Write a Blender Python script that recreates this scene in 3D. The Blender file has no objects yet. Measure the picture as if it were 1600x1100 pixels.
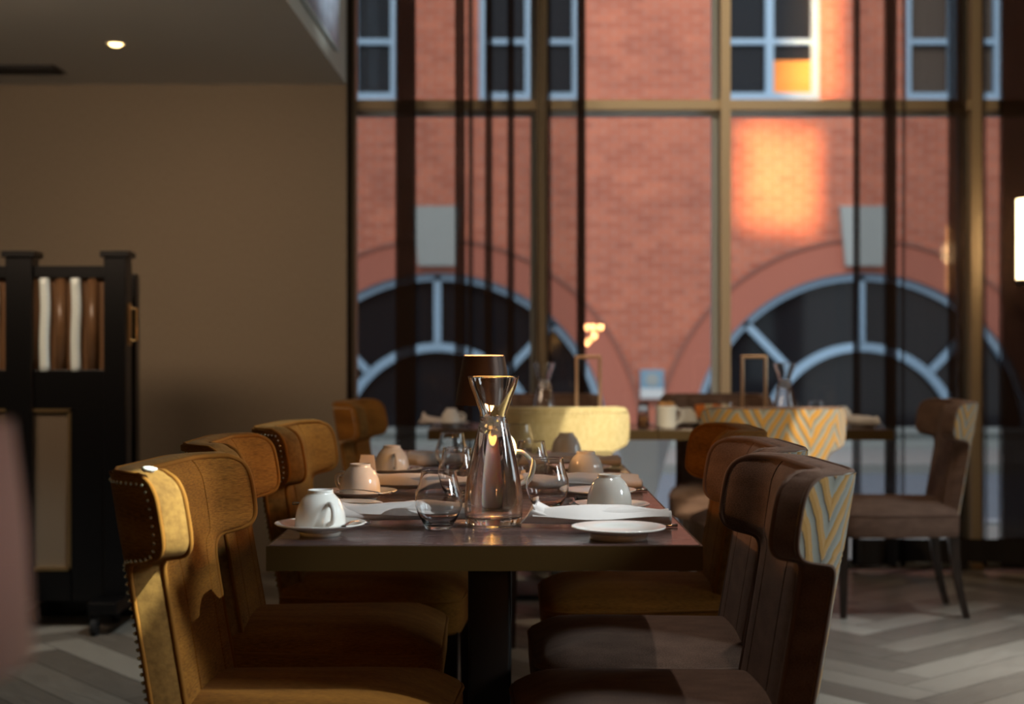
import bpy, bmesh, math, random
from mathutils import Vector, Matrix, Euler, noise
random.seed(7)
PI = math.pi
sc = bpy.context.scene
col = sc.collection

# ---------------------------------------------------------------- camera
HC = 1.087                      # camera height
F = 2222.0                      # focal length in pixels of the 1600 wide frame (50 mm)
cd = bpy.data.cameras.new('camera'); cam = bpy.data.objects.new('camera', cd); col.objects.link(cam)
cam.location = (0, 0, HC); cam.rotation_euler = (PI/2, 0, 0)
cd.lens = 50; cd.sensor_width = 36; cd.sensor_fit = 'HORIZONTAL'
cd.dof.use_dof = True; cd.dof.focus_distance = 2.95; cd.dof.aperture_fstop = 2.6
cd.clip_start = 0.02
sc.camera = cam

# ---------------------------------------------------------------- world and exposure
sc.view_settings.view_transform = 'Standard'
sc.view_settings.look = 'None'
sc.view_settings.gamma = 1
sc.view_settings.use_curve_mapping = False
sc.view_settings.exposure = 0.12
sc.cycles.use_denoising = True
sc.cycles.max_bounces = 14
sc.cycles.transmission_bounces = 14
sc.cycles.transparent_max_bounces = 40
sc.cycles.sample_clamp_indirect = 6
w = bpy.data.worlds.new('sky'); sc.world = w; w.use_nodes = True
nt = w.node_tree; bg = nt.nodes['Background']
tc = nt.nodes.new('ShaderNodeTexCoord'); sp = nt.nodes.new('ShaderNodeSeparateXYZ'); rp = nt.nodes.new('ShaderNodeValToRGB')
nt.links.new(tc.outputs['Generated'], sp.inputs[0]); nt.links.new(sp.outputs['Z'], rp.inputs[0]); nt.links.new(rp.outputs[0], bg.inputs[0])
rp.color_ramp.elements[0].position = 0.0; rp.color_ramp.elements[0].color = (.72, .74, .76, 1)
rp.color_ramp.elements[1].position = 0.6; rp.color_ramp.elements[1].color = (.45, .62, .85, 1)
bg.inputs[1].default_value = 0.98

# ---------------------------------------------------------------- lights
def aim(o, tgt):
    o.rotation_euler = (Vector(tgt) - o.location).to_track_quat('-Z', 'Y').to_euler()
def area(name, loc, tgt, sx, sy, power, c, spread=180):
    d = bpy.data.lights.new(name, 'AREA'); d.shape = 'RECTANGLE'; d.size = sx; d.size_y = sy
    d.energy = power; d.color = c; d.spread = math.radians(spread)
    o = bpy.data.objects.new(name, d); col.objects.link(o); o.location = loc; aim(o, tgt); return o
def spot(name, loc, tgt, ang, power, c, r=.05, blend=.2):
    d = bpy.data.lights.new(name, 'SPOT'); d.spot_size = math.radians(ang); d.spot_blend = blend
    d.energy = power; d.color = c; d.shadow_soft_size = r
    o = bpy.data.objects.new(name, d); col.objects.link(o); o.location = loc; aim(o, tgt); return o
def point(name, loc, power, c, r=.02):
    d = bpy.data.lights.new(name, 'POINT'); d.energy = power; d.color = c; d.shadow_soft_size = r
    o = bpy.data.objects.new(name, d); col.objects.link(o); o.location = loc; return o
# warm light thrown back from sunlit windows over the entrance on to the brick opposite
area('reflected_sun_low', (1.6, 7.9, 7.0), (3.0, 16, 3.05), .8, 1.0, 12, (1, .48, .17), 3)
area('reflected_sun_high', (1.2, 7.9, 7.4), (3.4, 16, 4.6), .5, 1.2, 7, (1, .52, .2), 3)
area('facade_daylight', (1.0, 8.2, 9.5), (1.2, 16, 2.2), 9, 3, 480, (1, .82, .72), 150)
# added lamps imitating daylight; no windows are built on this side
area('added_side_light', (4.9, 1.5, 2.7), (.1, 2.3, .8), 1.0, 1.5, 11, (.80, .94, 1), 34)
area('added_low_side_light', (4.9, 4.4, 1.5), (-1, 5.2, 1.7), 1.6, 2.0, 27, (.74, .91, 1), 150)  # fill added for fascia, low ceiling and screen; no door built
area('added_floor_light_right', (3.3, 3.9, 4.2), (2.0, 4.7, 0), .3, .8, 15, (.90, .97, 1), 34)  # added lamp for the bright floor on the right
spot('added_floor_light_left', (.5, 3.0, 4.3), (-1.75, 4.75, 0), 24, 330, (.86, .97, 1), .08, .3)  # added spot for the bright floor on the left
spot('added_seat_spot', (.78, 2.7, 4.3), (.50, 2.85, .5), 22, 105, (1, .94, .86), .05, .5)  # overhead spot added for the table's shadow edge on the seats
spot('added_transom_spot', (1.4, 2.2, 4.33), (1.5, 7.2, 1.9), 50, 190, (1, .78, .50), .05, .6)  # unseen spot added to lift transom and posts
# spots and fills added out of frame for lit patches; no fittings built
spot('added_chairs_spot', (1.9, .9, 3.2), (.62, 5.2, .86), 13, 700, (1, .86, .60), .03, .5)
spot('added_pale_chair_spot', (1.6, .9, 2.9), (.37, 5.2, .79), 4.6, 1350, (1, .90, .68), .015, .2)
spot('added_zigzag_chair_spot', (2.3, .9, 2.9), (1.19, 5.2, .79), 4.2, 1500, (1, .90, .70), .015, .2)
spot('added_near_chair_spot', (2.2, 2.0, 3.4), (-.515, 2.37, .86), 3.6, 1900, (.85, 1, .86), .015, .15)
spot('added_fascia_spot', (4.5, 4.6, 3.5), (-.85, 6.2, 2.92), 9.5, 1500, (.82, .95, 1), .1, .5)  # spot added to brighten the fascia and its picture
spot('added_table_spot', (2.4, 1.4, 3.6), (-.11, 2.68, .76), 9.2, 330, (.84, .95, 1), .03, .3)
area('added_warm_fill', (-2.1, 4.0, 2.36), (-1.6, 7, 1.15), 1.4, .6, 18, (1, .74, .52), 120)  # added warm fill for the papered wall
spot('added_wall_fill', (-1.3, 5.4, 2.36), (-1.15, 7.0, 1.1), 95, 11, (1, .68, .42), .08, 1)

# ---------------------------------------------------------------- materials
def mat(name, base=(.5,.5,.5), rough=.5, metal=0, spec=.5, sheen=0, trans=0, ior=1.45, emit=None, es=0, coat=0):
    m = bpy.data.materials.new(name); m.use_nodes = True
    b = m.node_tree.nodes['Principled BSDF']
    b.inputs['Base Color'].default_value = (*base, 1); b.inputs['Roughness'].default_value = rough
    b.inputs['Metallic'].default_value = metal; b.inputs['Specular IOR Level'].default_value = spec
    b.inputs['Sheen Weight'].default_value = sheen; b.inputs['Transmission Weight'].default_value = trans
    b.inputs['IOR'].default_value = ior; b.inputs['Coat Weight'].default_value = coat
    if emit: b.inputs['Emission Color'].default_value = (*emit, 1); b.inputs['Emission Strength'].default_value = es
    return m
class N:
    """small wrapper to wire nodes of a material"""
    def __init__(s, m): s.t = m.node_tree; s.b = s.t.nodes['Principled BSDF']
    def new(s, k, **kw):
        n = s.t.nodes.new(k)
        for a, v in kw.items(): setattr(n, a, v)
        return n
    def link(s, a, b): s.t.links.new(a, b)
    def coord(s, kind='Object', scale=(1,1,1), rot=(0,0,0)):
        c = s.new('ShaderNodeTexCoord'); mp = s.new('ShaderNodeMapping')
        mp.inputs['Scale'].default_value = scale; mp.inputs['Rotation'].default_value = rot
        s.link(c.outputs[kind], mp.inputs[0]); return mp.outputs[0]
    def noise(s, v, scale=5, detail=3, rough=.5):
        n = s.new('ShaderNodeTexNoise'); n.inputs['Scale'].default_value = scale; n.inputs['Detail'].default_value = detail
        n.inputs['Roughness'].default_value = rough; s.link(v, n.inputs['Vector']); return n.outputs['Fac']
    def ramp(s, f, stops):
        r = s.new('ShaderNodeValToRGB'); s.link(f, r.inputs[0]); e = r.color_ramp.elements
        while len(e) < len(stops): e.new(.5)
        for i, (p, c) in enumerate(stops): e[i].position = p; e[i].color = (*c, 1)
        return r.outputs[0]
    def math(s, op, a, b=None):
        n = s.new('ShaderNodeMath', operation=op)
        for i, v in enumerate((a, b)):
            if v is None: continue
            if isinstance(v, (int, float)): n.inputs[i].default_value = v
            else: s.link(v, n.inputs[i])
        return n.outputs[0]
    def bump(s, h, strength=.3, dist=.002):
        b = s.new('ShaderNodeBump'); b.inputs['Strength'].default_value = strength; b.inputs['Distance'].default_value = dist
        s.link(h, b.inputs['Height']); s.link(b.outputs[0], s.b.inputs['Normal'])
    def base(s, c): s.link(c, s.b.inputs['Base Color'])

def fabric(name, c1, c2, sheen, scale=(1,1,1), sc_=220, streak=True):
    m = mat(name, c1, .85, sheen=sheen, spec=.25); n = N(m)
    m.node_tree.nodes['Principled BSDF'].inputs['Sheen Tint'].default_value = (*[min(1, x*2.2+.15) for x in c1], 1)
    v = n.coord('UV', scale); a = n.noise(v, sc_, 4, .65); b = n.noise(v, 14, 3)
    f = n.math('ADD', n.math('MULTIPLY', a, .65), n.math('MULTIPLY', b, .35))
    n.base(n.ramp(f, [(.36, c2), (.62, c1)])); n.bump(a, .5, .0015); return m
M = {}
M['velvet_gold'] = fabric('gold_velvet', (.38,.150,.020), (.15,.055,.007), .1, (.30, 1.7, 1), 210)
M['velvet_boxing_sunlit'] = fabric('sunlit_gold_velvet', (.30,.15,.036), (.17,.08,.018), .15, (1,1,1), 60)  # same cloth as the gold velvet, sunlit paling put into its colour
M['velvet_cream'] = fabric('pale_gold_velvet', (.62,.52,.28), (.46,.36,.17), .4, (1,.5,1), 90)
M['linen_brown'] = fabric('brown_linen', (.19,.112,.078), (.07,.038,.026), .3, (1,2,1), 260)
M['linen_gold'] = fabric('ochre_linen', (.34,.19,.065), (.20,.105,.035), .3, (1,2,1), 220)
M['pink'] = fabric('dusty_pink_fabric', (.66,.38,.32), (.58,.33,.28), .3)
# zigzag cut velvet
m = mat('zigzag_velvet', (.4,.25,.06), .8, sheen=.35, spec=.2); n = N(m)
uv = n.coord('UV'); wob = n.new('ShaderNodeTexNoise'); wob.inputs['Scale'].default_value = 9; wob.inputs['Detail'].default_value = 3
n.link(uv, wob.inputs['Vector'])
sep = n.new('ShaderNodeSeparateXYZ'); n.link(uv, sep.inputs[0])
wx = n.math('MULTIPLY', n.math('SUBTRACT', wob.outputs['Fac'], .5), .040)
u_ = n.math('ADD', sep.outputs['X'], wx)
tri = n.math('PINGPONG', n.math('ADD', u_, .079), .085)
vv = n.math('ADD', n.math('MULTIPLY', tri, 2.0), n.math('MULTIPLY', sep.outputs['Y'], -1.0))
st = n.math('FRACT', n.math('ADD', n.math('DIVIDE', vv, .070), 40))
fine = n.noise(uv, 420, 2)
edge = n.math('ADD', st, n.math('MULTIPLY', n.math('SUBTRACT', fine, .5), .16))
c = n.ramp(edge, [(.0, (.36,.18,.038)), (.48, (.42,.22,.05)), (.57, (.16,.15,.12)), (.92, (.27,.26,.215))])
n.base(c); n.bump(n.ramp(edge, [(.0,(.4,.4,.4)), (.25,(1,1,1)), (.5,(.8,.8,.8)), (.6,(0,0,0)), (.95,(0,0,0))]), .8, .004)
M['zigzag'] = m
# woods, metals
m = mat('dark_wood', (.02,.011,.008), .35); n = N(m); f = n.noise(n.coord('Object', (30,30,3)), 4, 4)
n.base(n.ramp(f, [(.3,(.012,.007,.005)), (.7,(.035,.018,.011))])); M['dark_wood'] = m
m = mat('table_laminate', (.06,.035,.033), .22, spec=.6); n = N(m); v = n.coord('Object', (1.5, 7, 1)); f = n.noise(v, 5, 6, .65)
n.base(n.ramp(f, [(.3,(.05,.028,.026)), (.55,(.095,.055,.05)), (.75,(.15,.095,.085))]))
n.link(n.ramp(n.noise(v, 9, 4), [(.3,(.14,)*3), (.7,(.3,)*3)]), n.b.inputs['Roughness']); M['table_top'] = m
m = mat('bronze_edge', (.07,.038,.007), .48, metal=.25); M['bronze'] = m
M['brass'] = mat('brass', (.70,.50,.25), .3, metal=1)
M['copper_frame'] = mat('copper_tube', (.72,.50,.32), .32, metal=.7)
M['steel'] = mat('polished_steel', (.62,.62,.63), .12, metal=1)
M['nail'] = mat('antique_nail', (.75,.66,.45), .25, metal=1)
M['black'] = mat('black_lacquer', (.003,.003,.0035), .3)
M['black_matt'] = mat('black_metal', (.012,.010,.009), .45)
M['rubber'] = mat('black_rubber', (.01,.01,.01), .7)
M['pedestal_grey'] = mat('pale_grey_metal', (.42,.48,.52), .4, metal=.2)
# tableware
M['ceramic'] = mat('white_ceramic', (.78,.75,.69), .12, spec=.6, coat=.4)
m = mat('jug_ceramic', (.80,.74,.66), .3, spec=.5); N(m).b.inputs['Subsurface Weight'].default_value = .8
N(m).b.inputs['Subsurface Radius'].default_value = (.06,.035,.02); M['jug'] = m
m = mat('glass', (1,1,1), 0, trans=1, ior=1.48); M['glass'] = m
M['water'] = mat('water', (1,1,1), 0, trans=1, ior=1.333)
M['ice'] = mat('ice', (.95,.93,.90), .5, trans=.75, ior=1.08)
m = mat('napkin_cloth', (.72,.66,.62), .85, sheen=.2); n = N(m); n.bump(n.noise(n.coord('Object', (900,900,900)), 1, 2), .2, .0006); M['napkin'] = m
M['sachet'] = mat('paper_sachet', (.85,.72,.45), .6); M['sachet_orange'] = mat('orange_paper', (.85,.25,.05), .6)
M['bread'] = mat('bread_crust', (.45,.22,.08), .7)
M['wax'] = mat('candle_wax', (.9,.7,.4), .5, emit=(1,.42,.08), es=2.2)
M['flame'] = mat('flame', (1,.6,.2), .5, emit=(1,.50,.12), es=14)
M['lamp_shade'] = mat('bronze_lamp_shade', (.06,.035,.025), .38, metal=.6)
M['lamp_glow'] = mat('lamp_diffuser', (1,.7,.4), .5, emit=(1,.45,.16), es=6)
M['sconce_glow'] = mat('sconce_glass', (1,.9,.7), .5, emit=(1,.74,.42), es=5.0)
M['down_glow'] = mat('downlight_glow', (1,.8,.5), .5, emit=(1,.66,.28), es=7)
M['bulb'] = mat('warm_bulb', (1,.8,.5), .5, emit=(1,.45,.15), es=90)
# shell
m = mat('wallpaper', (.30,.235,.16), .8); n = N(m); v = n.coord('Object', (60,60,14)); f = n.noise(v, 3, 5, .7)
n.base(n.ramp(f, [(.3,(.235,.18,.12)), (.7,(.30,.235,.165))])); n.bump(f, .2, .002); M['wallpaper'] = m
m = mat('ceiling_paint', (.56,.55,.50), .8); M['ceiling'] = m
m = mat('fascia_paint', (.62,.60,.52), .7); M['fascia'] = m
m = mat('frame_tan', (.27,.20,.13), .45, metal=.2); M['frame_tan'] = m; m.node_tree.nodes['Principled BSDF'].inputs['Base Color'].default_value = (.74,.58,.38,1)
M['frame_grey'] = mat('window_gasket_grey', (.66,.74,.76), .5)
m = mat('floor_plank', (.2,.16,.13), .38, spec=.4); n = N(m)
at_ = n.new('ShaderNodeAttribute'); at_.attribute_name = 'tone'
f = n.noise(n.coord('UV', (1.2, 16, 1)), 6, 5, .6)
mx = n.math('ADD', n.math('MULTIPLY', at_.outputs['Fac'], .6), n.math('MULTIPLY', f, .45))
n.base(n.ramp(mx, [(.15,(.075,.060,.048)), (.5,(.17,.145,.118)), (.85,(.34,.31,.26))])); n.bump(f, .15, .001)
n.link(n.ramp(f, [(.3,(.28,)*3), (.7,(.5,)*3)]), n.b.inputs['Roughness']); M['plank'] = m
M['grout'] = mat('floor_gap', (.02,.016,.013), .8)
# exterior
m = mat('brick', (.5,.15,.1), .85); n = N(m)
mp = n.new('ShaderNodeMapping'); mp.inputs['Rotation'].default_value = (PI/2, 0, 0); c0 = n.new('ShaderNodeTexCoord')
n.link(c0.outputs['Object'], mp.inputs[0])
br = n.new('ShaderNodeTexBrick'); br.inputs['Scale'].default_value = 1; br.inputs['Brick Width'].default_value = .23; br.inputs['Row Height'].default_value = .075
br.inputs['Mortar Size'].default_value = .006; br.inputs['Color1'].default_value = (.68,.22,.125,1); br.inputs['Color2'].default_value = (.52,.15,.085,1)
br.inputs['Mortar'].default_value = (.60,.38,.30,1); n.link(mp.outputs[0], br.inputs['Vector'])
f = n.noise(mp.outputs[0], 2.2, 5, .65); mm = n.new('ShaderNodeMix', data_type='RGBA', blend_type='MULTIPLY'); mm.inputs[0].default_value = .6
n.link(br.outputs['Color'], mm.inputs[6]); n.link(n.ramp(f, [(.3,(.72,.72,.78)), (.7,(1.15,1.1,1.05))]), mm.inputs[7]); n.base(mm.outputs[2]); M['brick'] = m
M['brick_arch'] = mat('soldier_brick', (.53,.185,.125), .85)
M['mortar_dark'] = mat('dark_brick_edge', (.36,.16,.12), .85)
M['blue_frame'] = mat('pale_blue_paint', (.40,.60,.78), .5)
M['stone'] = mat('grey_stone', (.42,.46,.44), .8)
M['pane_dark'] = mat('dark_pane', (.012,.014,.018), .06, spec=.5)
M['pane_reflection'] = mat('orange_reflection', (.7,.25,.05), .6, emit=(.9,.26,.04), es=.55)  # orange reflection in the pane, put in as emission
M['pane_blind'] = mat('pale_blind', (.10,.075,.055), .6)
M['room_dark'] = mat('dark_interior', (.02,.017,.015), .9)
M['paving'] = mat('pale_paving', (.36,.37,.34), .85)
M['road'] = mat('road_surface', (.20,.25,.29), .8)
m = mat('kerb', (.5,.55,.58), .8); M['kerb'] = m
# sheer curtain: thin woven cloth, part holes part dark thread
m = bpy.data.materials.new('sheer_brown'); m.use_nodes = True; t = m.node_tree; t.nodes.clear()
o_ = t.nodes.new('ShaderNodeOutputMaterial'); mx_ = t.nodes.new('ShaderNodeMixShader'); tr = t.nodes.new('ShaderNodeBsdfTransparent'); df = t.nodes.new('ShaderNodeBsdfDiffuse')
df.inputs[0].default_value = (.035,.020,.013,1); mx_.inputs[0].default_value = .34
t.links.new(tr.outputs[0], mx_.inputs[1]); t.links.new(df.outputs[0], mx_.inputs[2]); t.links.new(mx_.outputs[0], o_.inputs[0]); M['sheer'] = m
M['hem'] = mat('curtain_hem', (.012,.008,.006), .9)
# clear window glass: see-through with a mirror reflection
m = bpy.data.materials.new('window_glass'); m.use_nodes = True; t = m.node_tree; t.nodes.clear()
o_ = t.nodes.new('ShaderNodeOutputMaterial'); mx_ = t.nodes.new('ShaderNodeMixShader'); tr = t.nodes.new('ShaderNodeBsdfTransparent'); gl = t.nodes.new('ShaderNodeBsdfGlossy')
fr = t.nodes.new('ShaderNodeFresnel'); fr.inputs[0].default_value = 1.6
tr.inputs[0].default_value = (.95,.97,.97,1); gl.inputs['Roughness'].default_value = 0.0
t.links.new(fr.outputs[0], mx_.inputs[0]); t.links.new(tr.outputs[0], mx_.inputs[1]); t.links.new(gl.outputs[0], mx_.inputs[2]); t.links.new(mx_.outputs[0], o_.inputs[0]); M['window_glass'] = m
# framed artwork: plain abstract grey blue streaks
m = mat('abstract_panel', (.3,.35,.4), .3); n = N(m); f = n.noise(n.coord('Object', (1,9,3)), 3, 5, .7)
n.base(n.ramp(f, [(.3,(.05,.07,.07)), (.5,(.25,.31,.38)), (.7,(.55,.62,.72))])); M['art'] = m
m = mat('amber_reed', (.16,.085,.04), .3, spec=.6); M['reed'] = m
M['reed_glass'] = mat('frosted_glass_rod', (.80,.90,.88), .15, spec=.8, coat=1)
M['panel_beige'] = mat('beige_panel', (.16,.12,.08), .7)
M['reflection_blue'] = mat('reflected_sign_blue', (.25,.42,.55), .5); M['reflection_white'] = mat('reflected_sign_white', (.75,.8,.8), .5)  # colours of the reflection built as a board opposite

# ---------------------------------------------------------------- mesh helpers
def obj(name, bm, m, parent=None, smooth=False):
    me = bpy.data.meshes.new(name)
    bmesh.ops.recalc_face_normals(bm, faces=bm.faces)
    bm.to_mesh(me); bm.free()
    for x in (m if isinstance(m, (list, tuple)) else [m]): me.materials.append(x)
    if smooth:
        me.polygons.foreach_set('use_smooth', [True]*len(me.polygons))
        if smooth != 'all': me.set_sharp_from_angle(angle=math.radians(50 if smooth is True else smooth))
    o = bpy.data.objects.new(name, me); col.objects.link(o)
    if parent: o.parent = parent
    return o
def thing(name, label, cat, loc=(0,0,0), rz=0, group=None):
    o = bpy.data.objects.new(name, None); col.objects.link(o); o.location = loc; o.rotation_euler = (0,0,rz)
    o['label'] = label; o['category'] = cat
    if group: o['group'] = group
    o.empty_display_size = .05
    return o
def tag(o, label, cat, group=None):
    o['label'] = label; o['category'] = cat
    if group: o['group'] = group
    return o
def struct(name, bm, m, parent=None, smooth=False):
    o = obj(name, bm, m, parent, smooth)
    if not parent: o['kind'] = 'structure'
    return o
def copy_tree(o, parent=None):
    c = o.copy(); col.objects.link(c)
    if parent: c.parent = parent
    for ch in o.children: copy_tree(ch, c)
    return c
def dup(root, loc, rz, label):
    c = copy_tree(root); c.location = loc; c.rotation_euler = (0,0,rz); c['label'] = label; return c
def B(): return bmesh.new()
def box(bm, x0,x1,y0,y1,z0,z1, bev=0, seg=2, mi=0):
    r = bmesh.ops.create_cube(bm, size=1)['verts']
    for v in r: v.co = Vector((x0+(v.co.x+.5)*(x1-x0), y0+(v.co.y+.5)*(y1-y0), z0+(v.co.z+.5)*(z1-z0)))
    fs = set(f for v in r for f in v.link_faces)
    for f in fs: f.material_index = mi
    if bev:
        es = list({e for v in r for e in v.link_edges})
        bmesh.ops.bevel(bm, geom=es, offset=bev, segments=seg, affect='EDGES', profile=.5)
    return bm
def tube(bm, pts, r, n=8, cap=True, flat=1):
    pts = [Vector(p) for p in pts]; rs = r if isinstance(r, (list, tuple)) else [r]*len(pts)
    rings = []; up = None
    for i, p in enumerate(pts):
        a = pts[max(0,i-1)]; b = pts[min(len(pts)-1,i+1)]; d = (b-a).normalized()
        if up is None:
            up = Vector((0,0,1)) if abs(d.z) < .9 else Vector((1,0,0))
        up = (up - d*up.dot(d)).normalized(); s = d.cross(up)
        rings.append([bm.verts.new(p + (s*math.cos(2*PI*k/n) + up*math.sin(2*PI*k/n)*flat)*rs[i]) for k in range(n)])
    for a, b in zip(rings, rings[1:]):
        for k in range(n): bm.faces.new((a[k], a[(k+1)%n], b[(k+1)%n], b[k]))
    if cap: bm.faces.new(rings[0][::-1]); bm.faces.new(rings[-1])
    return bm
def lathe(bm, prof, n=48, c=(0,0,0), close=False):
    rings = []
    for r, z in prof:
        if r < 1e-5: rings.append([bm.verts.new((c[0], c[1], c[2]+z))])
        else: rings.append([bm.verts.new((c[0]+r*math.cos(2*PI*k/n), c[1]+r*math.sin(2*PI*k/n), c[2]+z)) for k in range(n)])
    prs = list(zip(rings, rings[1:]))
    if close: prs.append((rings[-1], rings[0]))
    for a, b in prs:
        for k in range(n):
            k2 = (k+1)%n
            if len(a) == 1 and len(b) == 1: continue
            if len(a) == 1: bm.faces.new((a[0], b[k], b[k2]))
            elif len(b) == 1: bm.faces.new((a[k], a[k2], b[0]))
            else: bm.faces.new((a[k], a[k2], b[k2], b[k]))
    return bm
def spline(pts, n=6):
    """Catmull-Rom through 2D or 3D points"""
    P = [Vector(p) for p in pts]; out = []
    for i in range(len(P)-1):
        a = P[max(0,i-1)]; b = P[i]; c = P[i+1]; d = P[min(len(P)-1,i+2)]
        for k in range(n):
            t = k/n; out.append(.5*((2*b)+(c-a)*t+(2*a-5*b+4*c-d)*t*t+(3*b-a-3*c+d)*t*t*t))
    out.append(P[-1]); return out
def X(px, Y): return (px-800)*Y/F
def Z(py, Y): return HC + (550-py)*Y/F

# ================================================================ room shell
YW = 7.22       # window plane
YL = 7.0        # papered wall to the left
struct('floor_base', box(B(), -4, 5, -3, YW+.05, -.12, -.003), M['grout']).name = 'floor'
def herring():
    bm = B(); W, L = .145, .87; uvl = bm.loops.layers.uv.new('UVMap'); tl = bm.faces.layers.float.new('tone'); g = .0015
    ca, sa = math.cos(math.radians(40)), math.sin(math.radians(40))
    def pl(x0, y0, x1, y1, horiz):
        cx, cy = (x0+x1)/2, (y0+y1)/2; X_, Y_ = cx*ca-cy*sa, cx*sa+cy*ca+3
        if not (-3.9 < X_ < 4.9 and .2 < Y_ < 7.6): return
        P = [(x0+g,y0+g),(x1-g,y0+g),(x1-g,y1-g),(x0+g,y1-g)]
        vs = []
        for (a, b) in P:
            xx, yy = a*ca-b*sa, a*sa+b*ca+3; yy = min(yy, YW-.02); vs.append(bm.verts.new((xx, yy, 0)))
        f = bm.faces.new(vs); f[tl] = random.random(); ox, oy = random.random()*9, random.random()*9
        UV = [(0,0),(L,0),(L,W),(0,W)] if horiz else [(0,0),(0,W),(L,W),(L,0)]
        for lp, (a, b) in zip(f.loops, UV): lp[uvl].uv = (a+ox, b+oy)
    for i in range(-70, 70):
        for j in range(-9, 10):
            ox, oy = i*W+j*L, i*W-j*L
            pl(ox, oy, ox+L, oy+W, True); pl(ox, oy+W, ox+W, oy+W+L, False)
    return bm
struct('floor_planks', herring(), M['plank']).name = 'floor_herringbone'
# window wall to the left of the glazing
ZC = 2.405
struct('wall_front', box(B(), -4, -.815, YL, YW+.25, 0, 4.4), M['wallpaper'])
bm = B()   # low ceiling (its edge runs very slightly off square) with the upper fascia over it
pts = [(-4,-3),(-.99,-3),(-.817,YL),(-4,YL)]
lo = [bm.verts.new((x,y,ZC)) for x,y in pts]; hi = [bm.verts.new((x,y,ZC+.06)) for x,y in pts]
bm.faces.new(lo); bm.faces.new(hi)
for i in range(4): bm.faces.new((lo[i], lo[(i+1)%4], hi[(i+1)%4], hi[i])).material_index = 1
struct('ceiling', bm, [M['ceiling'], M['fascia']])
bm = B(); pts = [(-1.05,-3),(-.99,-3),(-.817,YL),(-.877,YL)]
lo = [bm.verts.new((x,y,ZC+.06)) for x,y in pts]; hi = [bm.verts.new((x,y,4.4)) for x,y in pts]
bm.faces.new(lo); bm.faces.new(hi)
for i in range(4): bm.faces.new((lo[i], lo[(i+1)%4], hi[(i+1)%4], hi[i]))
struct('wall_upper', bm, M['fascia'])
struct('ceiling_high', box(B(), -4, 5, -3, YW+.2, 4.4, 4.5), M['ceiling']).name = 'ceiling.001'
struct('wall_left', box(B(), -4.1, -4, -3, YW+.2, 0, 4.4), M['wallpaper'])
struct('wall_back', box(B(), -4, 5, -3.1, -3, 0, 4.4), M['wallpaper'])
struct('wall_right', box(B(), 5, 5.1, -3, YW+.2, 0, 4.4), M['wallpaper'])
struct('wall_pier', box(B(), 2.66, 3.1, 6.35, YW-.1, 0, 4.4), M['wallpaper']).name = 'wall_right.001'
# glazing: posts, transom, sill, panes
post = [(-.81,-.785,1), (X(838,YW),X(855,YW),0), (X(1122,YW),X(1137,YW),0), (X(1508,YW),X(1526,YW),0), (3.55,3.61,0), (4.94,5,0)]
bm = B()
for x0, x1, g in post: box(bm, x0, x1, YW-.10, YW+.02, 0, 4.4)
box(bm, -.81, 5, YW-.09, YW+.02, Z(171,YW-.09), Z(156,YW-.09))
w1 = struct('window_1', bm, M['frame_tan'])
bm = B()
for x0, x1, g in post:
    box(bm, x0-.03, x0, YW-.01, YW+.05, .02, 4.4)
box(bm, -.81, 5, YW-.03, YW+.05, Z(181,YW), Z(171,YW))
box(bm, -.81, 5, YW-.02, YW+.06, .0, .035)
struct('window_gasket', bm, M['frame_grey'], w1)
struct('window_pane', box(B(), -.81, 5, YW+.012, YW+.018, .03, 4.4), M['window_glass'], w1)

# ================================================================ outside
YF = 16.0
struct('pavement_near', box(B(), -12, 14, YW+.05, 9.2, -.1, -.02), M['paving']).name = 'ground_pavement'
struct('road', box(B(), -12, 14, 9.2, 13.4, -.14, -.06), M['road']).name = 'ground_road'
struct('pavement_far', box(B(), -12, 14, 13.4, YF+.3, -.1, .03), M['paving']).name = 'ground_pavement.001'
struct('kerb', box(B(), -12, 14, 9.1, 9.25, -.1, .0), M['kerb']).name = 'trim_1'
bd = thing('brick_building', 'red brick building across the street with arched windows at street level', 'building', (0,YF,0))
def fx(px): return (px-800)/F*YF
def fz(py): return HC+(550-py)/F*YF
archs = [683, 1348, 2013, 18]
wins = [(483,620), (748,905), (1127,1281), (1415,1567)]
RO, RI = 268/F*YF, 157/F*YF; ZA = fz(694)
def poly_curve(rings, ext):
    cu = bpy.data.curves.new('tmp', 'CURVE'); cu.dimensions = '2D'; cu.fill_mode = 'BOTH'; cu.extrude = ext
    for r in rings:
        s = cu.splines.new('POLY'); s.points.add(len(r)-1); s.use_cyclic_u = True
        for p, (a, b) in zip(s.points, r): p.co = (a, b, 0, 1)
    o = bpy.data.objects.new('tmp', cu); col.objects.link(o); bpy.context.view_layer.update()
    me = bpy.data.meshes.new_from_object(o.evaluated_get(bpy.context.evaluated_depsgraph_get()))
    bpy.data.objects.remove(o); bpy.data.curves.remove(cu)
    me.transform(Matrix.Rotation(PI/2, 4, 'X')); return me
rings = [[(-12,-.1),(14,-.1),(14,9),(-12,9)]]
for a in archs:
    c = fx(a); rings.append([(c-RO, .02)] + [(c+RO*math.cos(t), ZA+RO*math.sin(t)) for t in [PI - PI*k/40 for k in range(41)]] + [(c+RO, .02)])
for a, b in wins:
    rings.append([(fx(a),fz(156)),(fx(b),fz(156)),(fx(b),fz(156)+2.1),(fx(a),fz(156)+2.1)])
me = poly_curve(rings, .12); me.materials.append(M['brick'])
o = bpy.data.objects.new('brick_wall', me); col.objects.link(o); o.parent = bd; o.location = (0,.12,0)
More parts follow.
